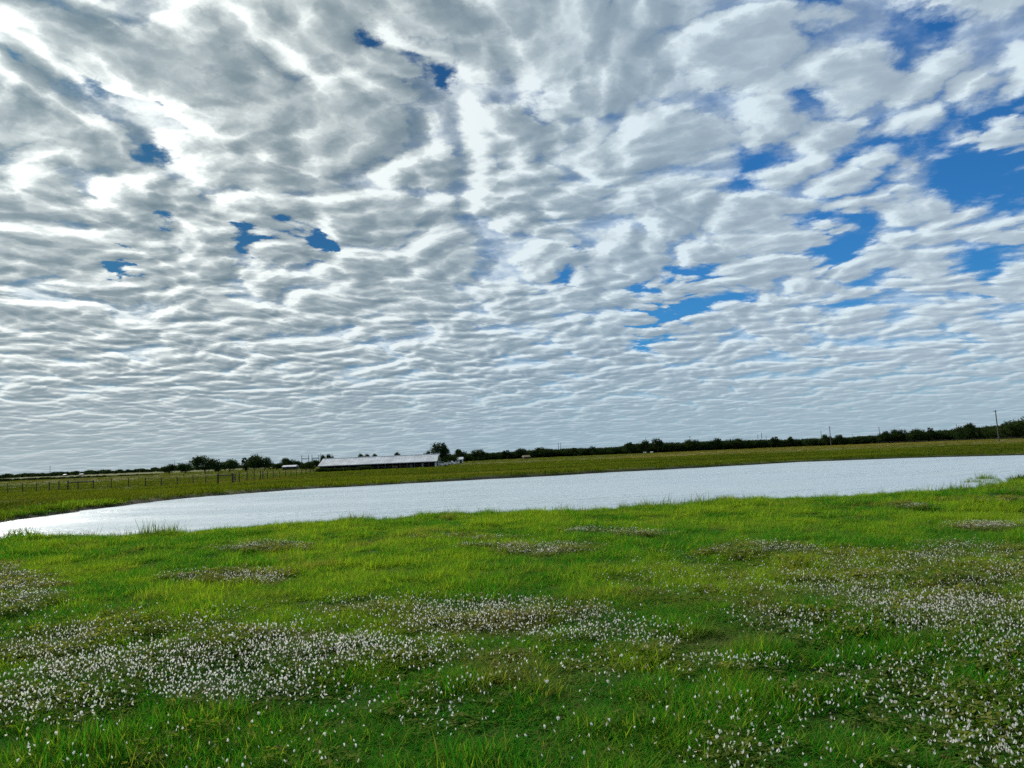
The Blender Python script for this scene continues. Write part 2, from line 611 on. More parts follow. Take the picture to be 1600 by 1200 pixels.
far_c = c.mix(dryA, far_c, (0.26, 0.20, 0.095))
rr = c.vm('LENGTH', pos)
near_c = c.mix(c.ss(n2, 0.35, 0.7), (0.022, 0.040, 0.008), (0.055, 0.075, 0.014))
colr = c.mix(c.ss(rr, 35.0, 55.0), near_c, far_c)
colr = c.mix(mudShadeA, colr, (0.020, 0.020, 0.012))  # bank mud, its dark tone also painting in the undercut bank's shadow
p = c.n('ShaderNodeBsdfPrincipled')
c.set(p.inputs['Base Color'], colr)
p.inputs['Roughness'].default_value = 0.95
p.inputs['Specular IOR Level'].default_value = 0.1
bp = c.n('ShaderNodeBump')
bp.inputs['Strength'].default_value = 0.5
bp.inputs['Distance'].default_value = 0.2
c.set(bp.inputs['Height'], n2)
c.nt.links.new(bp.outputs[0], p.inputs['Normal'])
c.nt.links.new(p.outputs[0], out.inputs[0])
gm.materials.append(m)
ground = tag(link('ground', gm), kind='structure')

# water
ctr = POLY.mean(0)
WV = []
for i in range(len(POLY)):
    e0, e1 = POLY[i - 1], POLY[(i + 1) % len(POLY)]
    t = e1 - e0
    nrm = np.array([t[1], -t[0]]) / np.hypot(*t)
    # outward side
    if pond_sd(np.array([POLY[i][0] + nrm[0]]), np.array([POLY[i][1] + nrm[1]]))[0] < pond_sd(np.array([POLY[i][0] - nrm[0]]), np.array([POLY[i][1] - nrm[1]]))[0]:
        nrm = -nrm
    q = POLY[i] + nrm * 1.2
    WV.append((q[0], q[1], WATER_Z))
m, c, out = mat_new('pond_water')
pos = c.n('ShaderNodeNewGeometry').outputs['Position']
mp = c.n('ShaderNodeMapping')
mp.inputs['Rotation'].default_value = (0, 0, R(25))
mp.inputs['Scale'].default_value = (1.0, 2.2, 1.0)
c.set(mp.inputs[0], pos)
wv = c.m('ADD', c.noise(mp.outputs[0], 2.2, 2.0, 0.5), c.m('MULTIPLY', c.noise(mp.outputs[0], 0.30, 3.0, 0.5), 3.0))
calm = c.ss(c.noise(mp.outputs[0], 0.045, 4.0, 0.6), 0.38, 0.62, 0.06, 0.50)
bp = c.n('ShaderNodeBump')
c.set(bp.inputs['Strength'], calm)
bp.inputs['Distance'].default_value = 0.35
c.set(bp.inputs['Height'], wv)
p = c.n('ShaderNodeBsdfPrincipled')
p.inputs['Base Color'].default_value = (0.40, 0.47, 0.51, 1)
c.set(p.inputs['Roughness'], c.ss(c.noise(mp.outputs[0], 0.07, 3.0, 0.55), 0.35, 0.65, 0.30, 0.50))
p.inputs['IOR'].default_value = 1.33
p.inputs['Specular IOR Level'].default_value = 0.5
c.nt.links.new(bp.outputs[0], p.inputs['Normal'])
c.nt.links.new(p.outputs[0], out.inputs[0])
water = tag(link('pond_water', mesh('pond_water', WV, [tuple(range(len(WV)))], m)), kind='structure')
if water.data.polygons[0].normal.z < 0:
    water.data.flip_normals()


# ------------------------------------------------------------------ scattering with geometry nodes
def proto_collection(name, meshes):
    col = bpy.data.collections.new(name)          # sources for the instances, not part of the scene itself
    for i, me in enumerate(meshes):
        col.objects.link(bpy.data.objects.new('%s_%02d' % (name, i), me))
    return col


def scatter(name, pts, rot, scl, tone, dry, pick, col, label, cat):
    me = bpy.data.meshes.new(name)
    n = len(pts)
    me.vertices.add(n)
    me.vertices.foreach_set('co', np.asarray(pts, np.float32).ravel())
    for an, ty, key, val in (('rot', 'FLOAT_VECTOR', 'vector', rot), ('scl', 'FLOAT_VECTOR', 'vector', scl), ('tone', 'FLOAT', 'value', tone), ('dry', 'FLOAT', 'value', dry), ('pick', 'INT', 'value', pick)):
        a = me.attributes.new(an, ty, 'POINT')
        a.data.foreach_set(key, np.asarray(val, np.int32 if ty == 'INT' else np.float32).ravel())
    o = link(name, me)
    tag(o, label, cat, kind='stuff')
    ng = bpy.data.node_groups.new(name + '_scatter', 'GeometryNodeTree')
    ng.interface.new_socket('Geometry', in_out='INPUT', socket_type='NodeSocketGeometry')
    ng.interface.new_socket('Geometry', in_out='OUTPUT', socket_type='NodeSocketGeometry')
    N, L = ng.nodes.new, ng.links.new
    gi, go = N('NodeGroupInput'), N('NodeGroupOutput')
    ip, ci = N('GeometryNodeInstanceOnPoints'), N('GeometryNodeCollectionInfo')
    ci.inputs['Collection'].default_value = col
    ci.inputs['Separate Children'].default_value = True
    ci.inputs['Reset Children'].default_value = True

    def na(nm, ty):
        k = N('GeometryNodeInputNamedAttribute')
        k.data_type = ty
        k.inputs['Name'].default_value = nm
        return k.outputs['Attribute']
    e2r = N('FunctionNodeEulerToRotation')
    L(na('rot', 'FLOAT_VECTOR'), e2r.inputs[0])
    L(gi.outputs[0], ip.inputs['Points'])
    L(ci.outputs[0], ip.inputs['Instance'])
    ip.inputs['Pick Instance'].default_value = True
    L(na('pick', 'INT'), ip.inputs['Instance Index'])
    L(e2r.outputs[0], ip.inputs['Rotation'])
    L(na('scl', 'FLOAT_VECTOR'), ip.inputs['Scale'])
    L(ip.outputs[0], go.inputs[0])
    md = o.modifiers.new('scatter', 'NODES')
    md.node_group = ng
    return o


def clump(name, seed, n, rad, h, width, lean, mat, segs=2, droop=0.5):
    r = np.random.default_rng(seed)
    V, F, S = [], [], []
    for i in range(n):
        a, q = r.random() * 6.283, rad * math.sqrt(r.random())
        bx, by = q * math.cos(a), q * math.sin(a)
        ln = h[0] + (h[1] - h[0]) * r.random() ** 1.3
        da = r.random() * 6.283
        le = lean * (0.3 + r.random())
        dx, dy = math.cos(da), math.sin(da)
        wx, wy = -dy, dx
        w = width * (0.6 + 0.8 * r.random())
        k0 = len(V)
        sh = r.random()
        for s in range(segs + 1):
            t = s / segs
            out_ = ln * (le * t + droop * le * t * t)
            zz = ln * (t - 0.35 * le * t * t)
            ww = w * (1 - t ** 1.6) if s < segs else 0.0
            c0 = (bx + dx * out_, by + dy * out_, zz - 0.01)
            if s < segs:
                V.append((c0[0] - wx * ww / 2, c0[1] - wy * ww / 2, c0[2]))
                V.append((c0[0] + wx * ww / 2, c0[1] + wy * ww / 2, c0[2]))
                S += [sh, sh]
            else:
                V.append(c0)
                S.append(sh)
        for s in range(segs - 1):
            q0 = k0 + 2 * s
            F.append((q0, q0 + 1, q0 + 3, q0 + 2))
        q0 = k0 + 2 * (segs - 1)
        F.append((q0, q0 + 1, q0 + 2))
    me = mesh(name, V, F, mat)
    a = me.attributes.new('shade', 'FLOAT', 'POINT')
    a.data.foreach_set('value', np.array(S, np.float32))
    return me


def clover(name, seed, n, rad, hgt, mat):
    """low leafy plant: three leaflets on a short stalk"""
    r = np.random.default_rng(seed)
    V, F, S = [], [], []
    for i in range(n):
        a, q = r.random() * 6.283, rad * math.sqrt(r.random())
        cx, cy, cz = q * math.cos(a), q * math.sin(a), hgt * (0.3 + 0.7 * r.random())
        sh = r.random()
        ls = 0.012 + 0.010 * r.random()
        th = r.random() * 6.283
        tl = (r.random() - 0.5) * 0.9, (r.random() - 0.5) * 0.9
        for k in range(3):
            an = th + k * 2.094
            u = (math.cos(an), math.sin(an))
            v = (-u[1], u[0])
            k0 = len(V)
            for du, dv in ((0.1, 0), (0.7, -0.55), (1.25, -0.3), (1.25, 0.3), (0.7, 0.55)):
                x, y = (u[0] * du + v[0] * dv) * ls, (u[1] * du + v[1] * dv) * ls
                V.append((cx + x, cy + y, cz + x * tl[0] + y * tl[1] + abs(dv) * ls * 0.3))
                S.append(sh)
            F.append(tuple(range(k0, k0 + 5)))
    me = mesh(name, V, F, mat)
    a = me.attributes.new('shade', 'FLOAT', 'POINT')
    a.data.foreach_set('value', np.array(S, np.float32))
    return me


# where the white flowers stand: patches over the near meadow (pixel centre, half sizes, density) read onto the ground
PATCH = [(120, 1015, 170, 55, .8), (300, 1035, 190, 50, .65), (360, 1078, 120, 22, .95), (60, 1090, 110, 40, .7), (480, 1000, 190, 42, .8), (650, 965, 200, 28, .9),
         (800, 965, 130, 24, .9), (910, 972, 90, 24, .7), (600, 1020, 120, 25, .5), (15, 925, 60, 34, 1.6), (352, 900, 75, 9, 1.5), (430, 853, 70, 6, 1.2), (850, 857, 85, 7, 1.6),
         (920, 828, 60, 4, 1.6), (730, 838, 70, 4, .9), (1010, 832, 45, 4, .9), (1200, 862, 70, 13, 1.0), (1380, 905, 200, 28, .9), (1510, 880, 130, 28, 1.0), (1450, 955, 190, 38, .75),
         (1290, 955, 120, 38, .55), (1560, 1000, 90, 60, .5), (1450, 1075, 190, 55, .45), (1510, 1160, 170, 60, .65), (1290, 1130, 150, 50, .42), (1180, 1180, 90, 25, .5),
         (1120, 1035, 70, 10, .6), (1530, 820, 60, 4, 1.5), (1430, 790, 35, 3, 1.5), (1550, 780, 60, 2.5, 1.5), (700, 1095, 100, 50, .22), (820, 1060, 140, 50, .12), (260, 1170, 260, 40, .07),
         (1000, 1110, 200, 60, .07), (560, 1080, 90, 40, .2), (30, 985, 80, 35, .5), (1100, 900, 120, 30, .2), (1400, 870, 200, 14, .4), (980, 990, 70, 25, .4)]


def flower_mask(x, y):
    px, py = to_px(x, y, ground_z(x, y) + 0.08)
    n = fbm(x * 1.1 + 40, y * 1.1, 4)
    px = px + (fbm(x * 0.9, y * 0.9 + 31, 3) - 0.5) * 130
    m_ = np.zeros(x.shape)
    for cx, cy, hx, hy, d in PATCH:
        q = ((px - cx) / hx) ** 2 + ((py - cy) / hy) ** 2
        m_ = np.maximum(m_, d * (1 - sstep(0.0, 2.3, q)))
    return m_ * (0.10 + 0.90 * sstep(0.24, 0.62, n))


def wedge(n, r0, r1, half, power):
    """points in a wedge in front of the camera, density falling off as r**power"""
    k = power + 2
    u = rng.random(n)
    r = (r0 ** k + u * (r1 ** k - r0 ** k)) ** (1 / k) if abs(k) > 1e-6 else r0 * (r1 / r0) ** u
    a = (rng.random(n) * 2 - 1) * half
    return r * np.sin(a), r * np.cos(a), r


def euler(n, tilt):
    return np.stack([(rng.random(n) - .5) * tilt, (rng.random(n) - .5) * tilt, rng.random(n) * 6.283], 1)


# meadow grass between the camera and the pond
grass_protos = [clump('grass_clump', 100 + i, 50, 0.11, ((0.030, 0.085), (0.04, 0.11), (0.05, 0.15), (0.03, 0.07))[i % 4], 0.0064, (0.8, 1.1, 0.6, 1.4)[i % 4], M['grass'], 3) for i in range(8)]
clover_protos = [clover('clover_clump', 150 + i, 40, 0.12, 0.075, M['clover']) for i in range(4)]
near_col = proto_collection('meadow_source', grass_protos + clover_protos)
x1, y1, r1_ = wedge(20000, 1.6, 9.0, 1.10, 0.0)
x2, y2, r2_ = wedge(50000, 9.0, 40.0, 0.78, -1.15)
x3, y3, r3_ = wedge(30000, 36.0, 66.0, 0.82, -1.0)
gx, gy, gr = np.concatenate([x1, x2, x3]), np.concatenate([y1, y2, y3]), np.concatenate([r1_, r2_, r3_])
sdg = pond_sd(gx, gy)
k = (sdg > 0.25) & ((gr < 36 + 6 * (gx > 12)) | ((sdg < 3.2) & (gx / gr < -0.40)))
thin = sstep(0.30, 0.46, fbm(gx * 2.2 + 3, gy * 2.2 + 8, 3))
k &= rng.random(len(gx)) < 0.45 + 0.55 * thin
gx, gy, gr, sdg = gx[k], gy[k], gr[k], sdg[k]
n = len(gx)
fmv = flower_mask(gx, gy)
patchy = fbm(gx * 0.45 + 11, gy * 0.45, 4)
fine = fbm(gx * 1.9 + 5, gy * 1.9, 3)
tone = np.clip(0.10 + 0.42 * sstep(5.5, 11, gr) + 2.2 * (patchy - 0.5) + 1.1 * (fbm(gx * 1.0 + 21, gy * 1.0, 3) - 0.5) + 0.9 * (fine - 0.5), 0, 1)
tone = np.clip(tone + 0.35 * (sstep(0.32, 0.68, fbm(gx * 2.2 + 3, gy * 2.2 + 8, 3)) - 0.5), 0, 1)
dry = np.clip(0.4 * sstep(0.62, 0.80, fbm(gx * 0.8 + 70, gy * 0.8, 4)) + 0.25 * np.clip(fmv, 0, 1) * sstep(6, 9, gr), 0, 0.75)
pick = rng.integers(0, 8, n)
cl_ = rng.random(n) < np.clip(fmv, 0, 1) * 0.45
pick[cl_] = rng.integers(8, 12, cl_.sum())
lump = sstep(0.32, 0.68, fbm(gx * 2.2 + 3, gy * 2.2 + 8, 3))
hs = (0.34 + 0.92 * lump * (0.5 + fbm(gx * 0.6, gy * 0.6, 2))) * (1 + gr / 40) * (0.8 + 0.4 * rng.random(n))
hs *= np.where(cl_, 1.0, 1 - 0.35 * np.clip(fmv, 0, 1))
ws = 1 + gr / 22
gz = ground_z(gx, gy)
scatter('meadow_grass', np.stack([gx, gy, gz], 1), euler(n, 0.25), np.stack([ws, ws, hs], 1), tone, dry, pick, near_col, 'green meadow grass and clover covering the near ground', 'grass')

# taller grass along the near shore and in the shallows
reed_protos = [clump('shore_grass_clump', 200 + i, 26, 0.16, ((0.16, 0.32), (0.20, 0.48), (0.12, 0.26))[i % 3], 0.010, 0.35, M['reed'], 3) for i in range(6)]
reed_col = proto_collection('shore_source', reed_protos)
x, y, r = wedge(110000, 17, 55, 0.80, -0.5)
s = pond_sd(x, y)
keep = (s > 0.1) & (s < 2.6) & (rng.random(len(x)) < (0.15 + 0.85 * sstep(0.42, 0.62, fbm(x * 0.6, y * 0.6, 3))) * (1 - sstep(1.2, 2.6, s)) * 0.32)
wet = (s < 0.1) & (s > -1.0) & (rng.random(len(x)) < 0.05 * sstep(0.5, 0.62, fbm(x * 0.9 + 4, y * 0.9, 2)))
px, py = to_px(x, y, np.full(x.shape, WATER_Z))
spit = (px > 1505) & (py > 738) & (py < 772) & (s < 2.0) & (s > -9) & (rng.random(len(x)) < 0.55 * sstep(0.42, 0.6, fbm(x * 0.5 + 2, y * 0.5, 3)) * sstep(1500, 1570, px))
k = keep | wet | spit
x, y, s, wet = x[k], y[k], s[k], (wet | spit)[k]
n = len(x)
z = np.where(s > 0, ground_z(x, y), WATER_Z - 0.03)
sc_ = (0.45 + 0.6 * rng.random(n)) * (0.6 + 1.1 * sstep(0.40, 0.70, fbm(x * 0.4 + 60, y * 0.4, 3)))
scatter('shore_grass', np.stack([x, y, z], 1), euler(n, 0.3), np.stack([sc_ * 1.1, sc_ * 1.1, sc_ * np.where(s < 0, 0.8, 1.0)], 1), 0.25 + 0.6 * rng.random(n), 0.35 * rng.random(n) ** 3, rng.integers(0, 6, n), reed_col,
        'tall shore grass and marsh plants along the near edge of the pond', 'grass')

# far pasture tufts
field_protos = [clump('pasture_tuft', 300 + i, 30, 0.55, ((0.10, 0.28), (0.15, 0.40))[i % 2], 0.035, 0.7, M['field'], 2) for i in range(6)]
field_col = proto_collection('pasture_source', field_protos)
x1, y1, r1_ = wedge(52000, 40, 260, 0.80, -1.4)
x2, y2, r2_ = wedge(26000, 260, 700, 0.78, -0.9)
x, y, r = np.concatenate([x1, x2]), np.concatenate([y1, y2]), np.concatenate([r1_, r2_])
s = pond_sd(x, y)
k = (s > 0.12) & ~((r < 42) & (y < 36))
x, y, r, s = x[k], y[k], r[k], s[k]
n = len(x)
edge = 1 - sstep(0.2, 1.6, s)
pt = fbm(x * 0.05, y * 0.11 + 7, 4)
tone = np.clip(0.5 + 2.2 * (pt - 0.5) + 0.3 * (rng.random(n) - 0.5) - 0.15 * edge, 0, 1)
dry = np.clip(dryness(x, y) + 0.25 * rng.random(n) ** 4, 0, 0.95) * (1 - edge)
q = (0.75 + 0.6 * rng.random(n)) * (1 + np.clip(r - 120, 0, 400) / 260)
hh = q * (0.45 + 0.9 * fbm(x * 0.09 + 31, y * 0.09, 3)) * (1 + 0.6 * edge) / (1 + np.clip(r - 120, 0, 400) / 500)
scatter('pasture_grass', np.stack([x, y, ground_z(x, y)], 1), euler(n, 0.2), np.stack([q, q, hh], 1), tone, dry, rng.integers(0, 6, n), field_col, 'rough olive pasture grass on the far side of the pond', 'grass')


# ------------------------------------------------------------------ white flowers
def flower_mesh(name, seed, petals, rad, cup, stem_h, faded=False):
    r = np.random.default_rng(seed)
    V, F, MI = [], [], []
    lx, ly = (r.random(2) - 0.5) * 0.04
    k0 = len(V)
    for t, w in ((0, .0012), (0.55, .0010), (1.0, .0009)):
        cx, cy = lx * t * t, ly * t * t
        for i in range(3):
            a = i * 2.094
            V.append((cx + w * math.cos(a), cy + w * math.sin(a), stem_h * t - 0.006 * (t == 0)))
    for sgm in range(2):
        for i in range(3):
            j = (i + 1) % 3
            F.append((k0 + sgm * 3 + i, k0 + sgm * 3 + j, k0 + sgm * 3 + 3 + j, k0 + sgm * 3 + 3 + i))
            MI.append(1)
    top = Vector((lx, ly, stem_h))
    ta, tt = r.random() * 6.283, 0.25 + 0.75 * r.random()
    tilt = Matrix.Rotation(tt, 3, Vector((math.cos(ta), math.sin(ta), 0)))
    for p_ in range(petals):
        a = 6.283 * p_ / petals + (r.random() - .5) * 0.25
        u = Vector((math.cos(a), math.sin(a), 0))
        v = Vector((-u.y, u.x, 0))
        ln = rad * (0.85 + 0.3 * r.random())
        hw = rad * 0.44
        up = cup * (0.7 + 0.6 * r.random())
        k0 = len(V)
        for du, dv, dzz in ((0.08, -0.35, 0.0), (0.08, 0.35, 0.0), (0.6, 1.0, 0.55), (1.0, 0.55, 1.0), (1.0, -0.55, 1.0), (0.6, -1.0, 0.55)):
            V.append(tuple(top + tilt @ (u * (ln * du) + v * (hw * dv) + Vector((0, 0, dzz * up * ln)))))
        F += [(k0, k0 + 1, k0 + 2, k0 + 5), (k0 + 5, k0 + 2, k0 + 3, k0 + 4)]
        MI += [0, 0]
    k0 = len(V)
    V.append(tuple(top + tilt @ Vector((0, 0, rad * 0.30))))
    for i in range(5):
        a = i * 1.2566
        V.append(tuple(top + tilt @ Vector((math.cos(a) * rad * 0.25, math.sin(a) * rad * 0.25, rad * 0.08))))
    for i in range(5):
        F.append((k0, k0 + 1 + i, k0 + 1 + (i + 1) % 5))
        MI.append(2)
    return mesh(name, V, F, [M['petal_old'] if faded else M['petal'], M['stem'], M['flower_eye']], MI)


flower_protos = [flower_mesh('white_flower', 400, 6, 0.0135, 0.35, 0.105), flower_mesh('white_flower', 401, 7, 0.0120, 0.75, 0.120), flower_mesh('white_flower', 402, 5, 0.0145, 0.20, 0.090),
                 flower_mesh('white_flower', 403, 8, 0.0105, 1.3, 0.110), flower_mesh('white_flower', 404, 6, 0.0150, 0.55, 0.130), flower_mesh('faded_flower', 405, 6, 0.0085, 1.5, 0.095, True)]
x1, y1, r1_ = wedge(95000, 3.0, 9.0, 0.72, 0.0)
x2, y2, r2_ = wedge(360000, 9.0, 34.0, 0.72, -0.9)
x, y, r = np.concatenate([x1, x2]), np.concatenate([y1, y2]), np.concatenate([r1_, r2_])
k = rng.random(len(x)) < flower_mask(x, y) * (0.75 - 0.15 * sstep(7, 10, r))
x, y, r = x[k], y[k], r[k]
k = pond_sd(x, y) > 0.8
x, y, r = x[k], y[k], r[k]
z = ground_z(x, y)
px, py = to_px(x, y, z + 0.1)
n = len(x)
inview = (px > 4) & (px < 1596) & (py > 0) & (py < 1196)
order = np.argsort(np.where(inview, r, 1e9))
big, rest = order[:300], order[300:]
rot = euler(n, 0.5)
size = (0.32 + 0.40 * rng.random(n) ** 2.0) * (1 - 0.15 * sstep(6, 9, r))
fpick = np.where(rng.random(n) < 0.28 + 0.20 * sstep(6, 9, r), 5, rng.integers(0, 5, n))
for i in big:
    o = bpy.data.objects.new('white_flower', flower_protos[fpick[i] % 5])
    COL.objects.link(o)
    o.location = (x[i], y[i], z[i])
    o.rotation_euler = (rot[i][0] * 0.5, rot[i][1] * 0.5, rot[i][2])
    o.scale = (size[i], size[i], 0.75 + 0.4 * random.random())
    tag(o, 'small white wildflower on a thin green stem in the nearest meadow grass', 'flower', 'white flowers in the nearest grass')
fcol = proto_collection('flower_source', flower_protos)
fs = size[rest] * (1 + np.clip(r[rest] - 8, 0, 30) / 55)
scatter('white_flowers_beyond', np.stack([x, y, z], 1)[rest], rot[rest], np.stack([fs, fs, 0.75 + 0.4 * rng.random(len(rest))], 1), np.zeros(len(rest)), np.zeros(len(rest)), fpick[rest], fcol,
        'drifts of small white wildflowers spread over the meadow further back', 'flowers')


# ------------------------------------------------------------------ trees
def crown_mesh(name, seed, w, h, base, clusters, per, leaf, mat, lobes=5, top=0.85):
    r = np.random.default_rng(seed)
    V, F, S = [], [], []
    L = [(0, 0, base + (h - base) * 0.5, w * 0.36, (h - base) * 0.40)]
    for i in range(lobes):
        a = r.random() * 6.283
        q = w * (0.18 + 0.16 * r.random())
        L.append((q * math.cos(a), q * math.sin(a), base + (h - base) * (0.30 + 0.42 * r.random()), w * (0.16 + 0.12 * r.random()), (h - base) * (0.18 + 0.14 * r.random())))
    L.append((w * (r.random() - .5) * 0.25, 0, base + (h - base) * 0.78, w * 0.22, (h - base) * 0.20))
    for cidx in range(clusters):
        lx, ly, lz, lw, lh = L[r.integers(0, len(L))]
        d = r.normal(size=3)
        d /= np.linalg.norm(d)
        q = 0.55 + 0.45 * r.random() ** 0.5
        cx, cy, cz = lx + d[0] * lw * q, ly + d[1] * lw * q, max(base * 0.8, lz + d[2] * lh * q)
        cr = w * (0.05 + 0.05 * r.random())
        sh = r.random()
        for k_ in range(per):
            e = r.normal(size=3) * cr * 0.6
            nrm = r.normal(size=3)
            nrm /= np.linalg.norm(nrm)
            t = np.cross(nrm, r.normal(size=3))
            t /= np.linalg.norm(t)
            u = np.cross(nrm, t)
            ls = leaf * (0.6 + 0.8 * r.random())
            p0 = np.array([cx, cy, cz]) + e
            k0 = len(V)
            V += [tuple(p0 - t * ls), tuple(p0 + u * ls * 0.5), tuple(p0 + t * ls), tuple(p0 - u * ls * 0.5)]
            F.append((k0, k0 + 1, k0 + 2, k0 + 3))
            S += [sh] * 4
    me = mesh(name, V, F, mat)
    a = me.attributes.new('shade', 'FLOAT', 'POINT')
    a.data.foreach_set('value', np.array(S, np.float32))
    return me


def trunk_mesh(name, seed, h, base, w):
    r = np.random.default_rng(seed)
    mb = MB()
    tr = 0.028 * h + 0.04
    top = Vector(((r.random() - .5) * 0.06 * h, (r.random() - .5) * 0.06 * h, base + (h - base) * 0.45))
    mid = Vector((top.x * 0.3, top.y * 0.3, base))
    mb.tube((0, 0, -0.15), mid, tr * 1.25, tr * 0.8, 8)
    mb.tube(mid, top, tr * 0.8, tr * 0.4, 8)
    for i in range(6):
        a = i * 1.05 + r.random()
        st = mid.lerp(top, r.random() * 0.7)
        en = Vector((math.cos(a) * w * 0.30, math.sin(a) * w * 0.30, base + (h - base) * (0.35 + 0.4 * r.random())))
        mb.tube(st, en, tr * 0.42, tr * 0.12, 6)
    return mesh(name, mb.V, mb.F, M['bark'])


TREES = {}
for i, (kind, w, h, base, cl_n, per, leaf, mat, lobes) in enumerate([
        ('round', 11, 8.5, 0.9, 210, 24, 0.30, 'tree_leaf', 7), ('broad', 12, 8.0, 0.6, 210, 24, 0.30, 'tree_leaf', 8), ('tall', 7, 9.5, 0.9, 170, 24, 0.28, 'tree_leaf', 5),
        ('low', 9, 5.0, 0.05, 170, 22, 0.28, 'tree_leaf', 7), ('pale', 9, 6.5, 0.6, 170, 22, 0.28, 'tree_leaf_pale', 6), ('lean', 9, 10.0, 1.4, 210, 24, 0.28, 'tree_leaf', 5)]):
    TREES[kind] = (crown_mesh('crown', 500 + i, w, h, base, cl_n, per, leaf, M[mat], lobes), trunk_mesh('trunk', 520 + i, h, base, w), w, h)


def gz1(x, y):
    return float(ground_z(np.array([x]), np.array([y]))[0])


G4_NAME = 'taller trees standing out of the right treeline'


def tree(kind, px, dist, wpx, hpx, label, group, name='tree', rz=None):
    cr, tk, w, h = TREES[kind]
    x, y = at_dist(px, dist)
    t = empty(name, (x, y, gz1(x, y)), random.random() * 6.28 if rz is None else rz)
    m_per = math.hypot(x, y) / FPX
    t.scale = (1.06 * wpx * m_per / w, 1.06 * wpx * m_per / w, (0.88 if group == G4_NAME else 1.0) * hpx * m_per / h)
    tag(t, label, 'tree', group)
    link('crown', cr, t)
    link('trunk', tk, t)
    return t


G1 = 'trees left of the barn'
tree('round', 264, 395, 19, 15, 'small rounded dark tree, leftmost of the row left of the barn', G1, 'broadleaf_tree')
tree('pale', 289, 410, 24, 15, 'low greenish tree just right of the leftmost rounded tree', G1, 'broadleaf_tree')
tree('round', 320, 385, 38, 25, 'largest dark rounded tree standing left of the barn behind the fence', G1, 'broadleaf_tree')
tree('low', 341, 430, 16, 12, 'low dark bush in the gap right of the largest tree', G1, 'bush')
tree('pale', 359, 390, 28, 18, 'paler green dome tree between two dark trees left of barn', G1, 'broadleaf_tree')
tree('tall', 384, 400, 17, 20, 'narrow pointed dark tree left of the twin topped tree', G1, 'broadleaf_tree')
tree('broad', 398, 395, 25, 24, 'dark tree with the taller crown of the twin topped pair left of barn', G1, 'broadleaf_tree')
tree('broad', 413, 398, 24, 20, 'dark tree with the lower right crown of the twin topped pair', G1, 'broadleaf_tree')
tree('low', 432, 440, 18, 9, 'low bush left of the long pale roofed shed', G1, 'bush')
tree('round', 448, 430, 22, 17, 'rounded dark tree behind the long low pale roofed shed', G1, 'broadleaf_tree')
tree('low', 466, 440, 18, 12, 'small dark bush left of the steel gantries', G1, 'bush')
tree('low', 477, 330, 18, 11, 'dark bushy tree below the steel gantries', G1, 'bush')
tree('round', 489, 290, 22, 16, 'dark bushy tree against the left end of the barn', G1, 'broadleaf_tree')
G2 = 'tree tops showing over the barn roof'
for px, hp, where in ((505, 17, 'above the left end of the barn roof'), (515, 18, 'second from the left above the barn roof'), (563, 17, 'left of three close tops above mid roof'), (572, 16, 'middle of three close tops above mid roof'),
                      (585, 16, 'right of three close tops above mid roof'), (622, 17, 'above the roof between middle and right end'), (668, 17, 'just left of the barn peak')):
    tree('round', px, 520, 12, hp + 1, 'small dark tree top peeking ' + where, G2, 'broadleaf_tree')
G3 = 'trees right of the barn'
tree('lean', 688, 275, 29, 36, 'tall dark tree rising beside the right end of the barn', G3, 'broadleaf_tree', 0.4)
tree('round', 703, 330, 22, 15, 'dark rounded tree between the tall tree and the white house', G3, 'broadleaf_tree')
tree('round', 718, 430, 20, 20, 'round crowned dark tree behind the small white house', G3, 'broadleaf_tree')
tree('broad', 747, 470, 22, 18, 'dark domed tree at the left start of the long treeline', G3, 'broadleaf_tree')
G4 = G4_NAME
for kind, px, d, wp, hp, lab in (
        ('tall', 792, 520, 16, 16, 'dark tree top left of the tan roofed shed'), ('broad', 815, 530, 22, 18, 'dark spreading tree above the tan roofed shed'), ('round', 848, 540, 30, 18, 'wide dark tree left of the twin thin poles'),
        ('tall', 897, 540, 12, 15, 'narrow pointed tree right of the twin thin poles'), ('tall', 926, 540, 12, 16, 'pointed dark tree midway between twin poles and double peak'), ('round', 985, 540, 24, 20, 'rounded dark tree left of the highest mid treeline peak'),
        ('round', 1006, 545, 22, 22, 'dark tree with a pole behind its crown'), ('lean', 1027, 545, 18, 25, 'tall narrow tree forming the highest mid treeline peak'), ('broad', 1079, 550, 30, 20, 'wide dark tree with a pole rising from its top'),
        ('round', 1118, 555, 20, 20, 'domed tree right of the wide tree with the pole'), ('broad', 1150, 560, 34, 18, 'broad low domed tree left of the pole cluster'), ('tall', 1212, 565, 14, 18, 'pointed tree right of the pole cluster'),
        ('tall', 1236, 565, 13, 17, 'pointed tree at the start of the right straw strip'), ('round', 1291, 540, 14, 18, 'small round tree between two poles above the straw strip'), ('lean', 1312, 540, 13, 17, 'thin tree right of the pole with crossarm'),
        ('round', 1384, 520, 18, 19, 'rounded tree right of the lone pole above straw strip'), ('broad', 1402, 520, 26, 21, 'wide topped pine like tree above the straw strip'), ('broad', 1432, 510, 28, 20, 'broad dark tree middle of the far right treeline'),
        ('tall', 1454, 505, 10, 21, 'narrow tree with a thin spire above far right treeline'), ('broad', 1504, 490, 22, 21, 'flat topped tree just right of a short thin pole'), ('round', 1518, 480, 22, 25, 'dark round tree left of the tall near pole'),
        ('broad', 1580, 430, 34, 26, 'dark tree rising towards the right picture edge'), ('round', 1603, 400, 40, 31, 'largest dark tree cut off by the right picture edge')):
    tree(kind, px, d, wp, hp, lab, G4, 'broadleaf_tree')


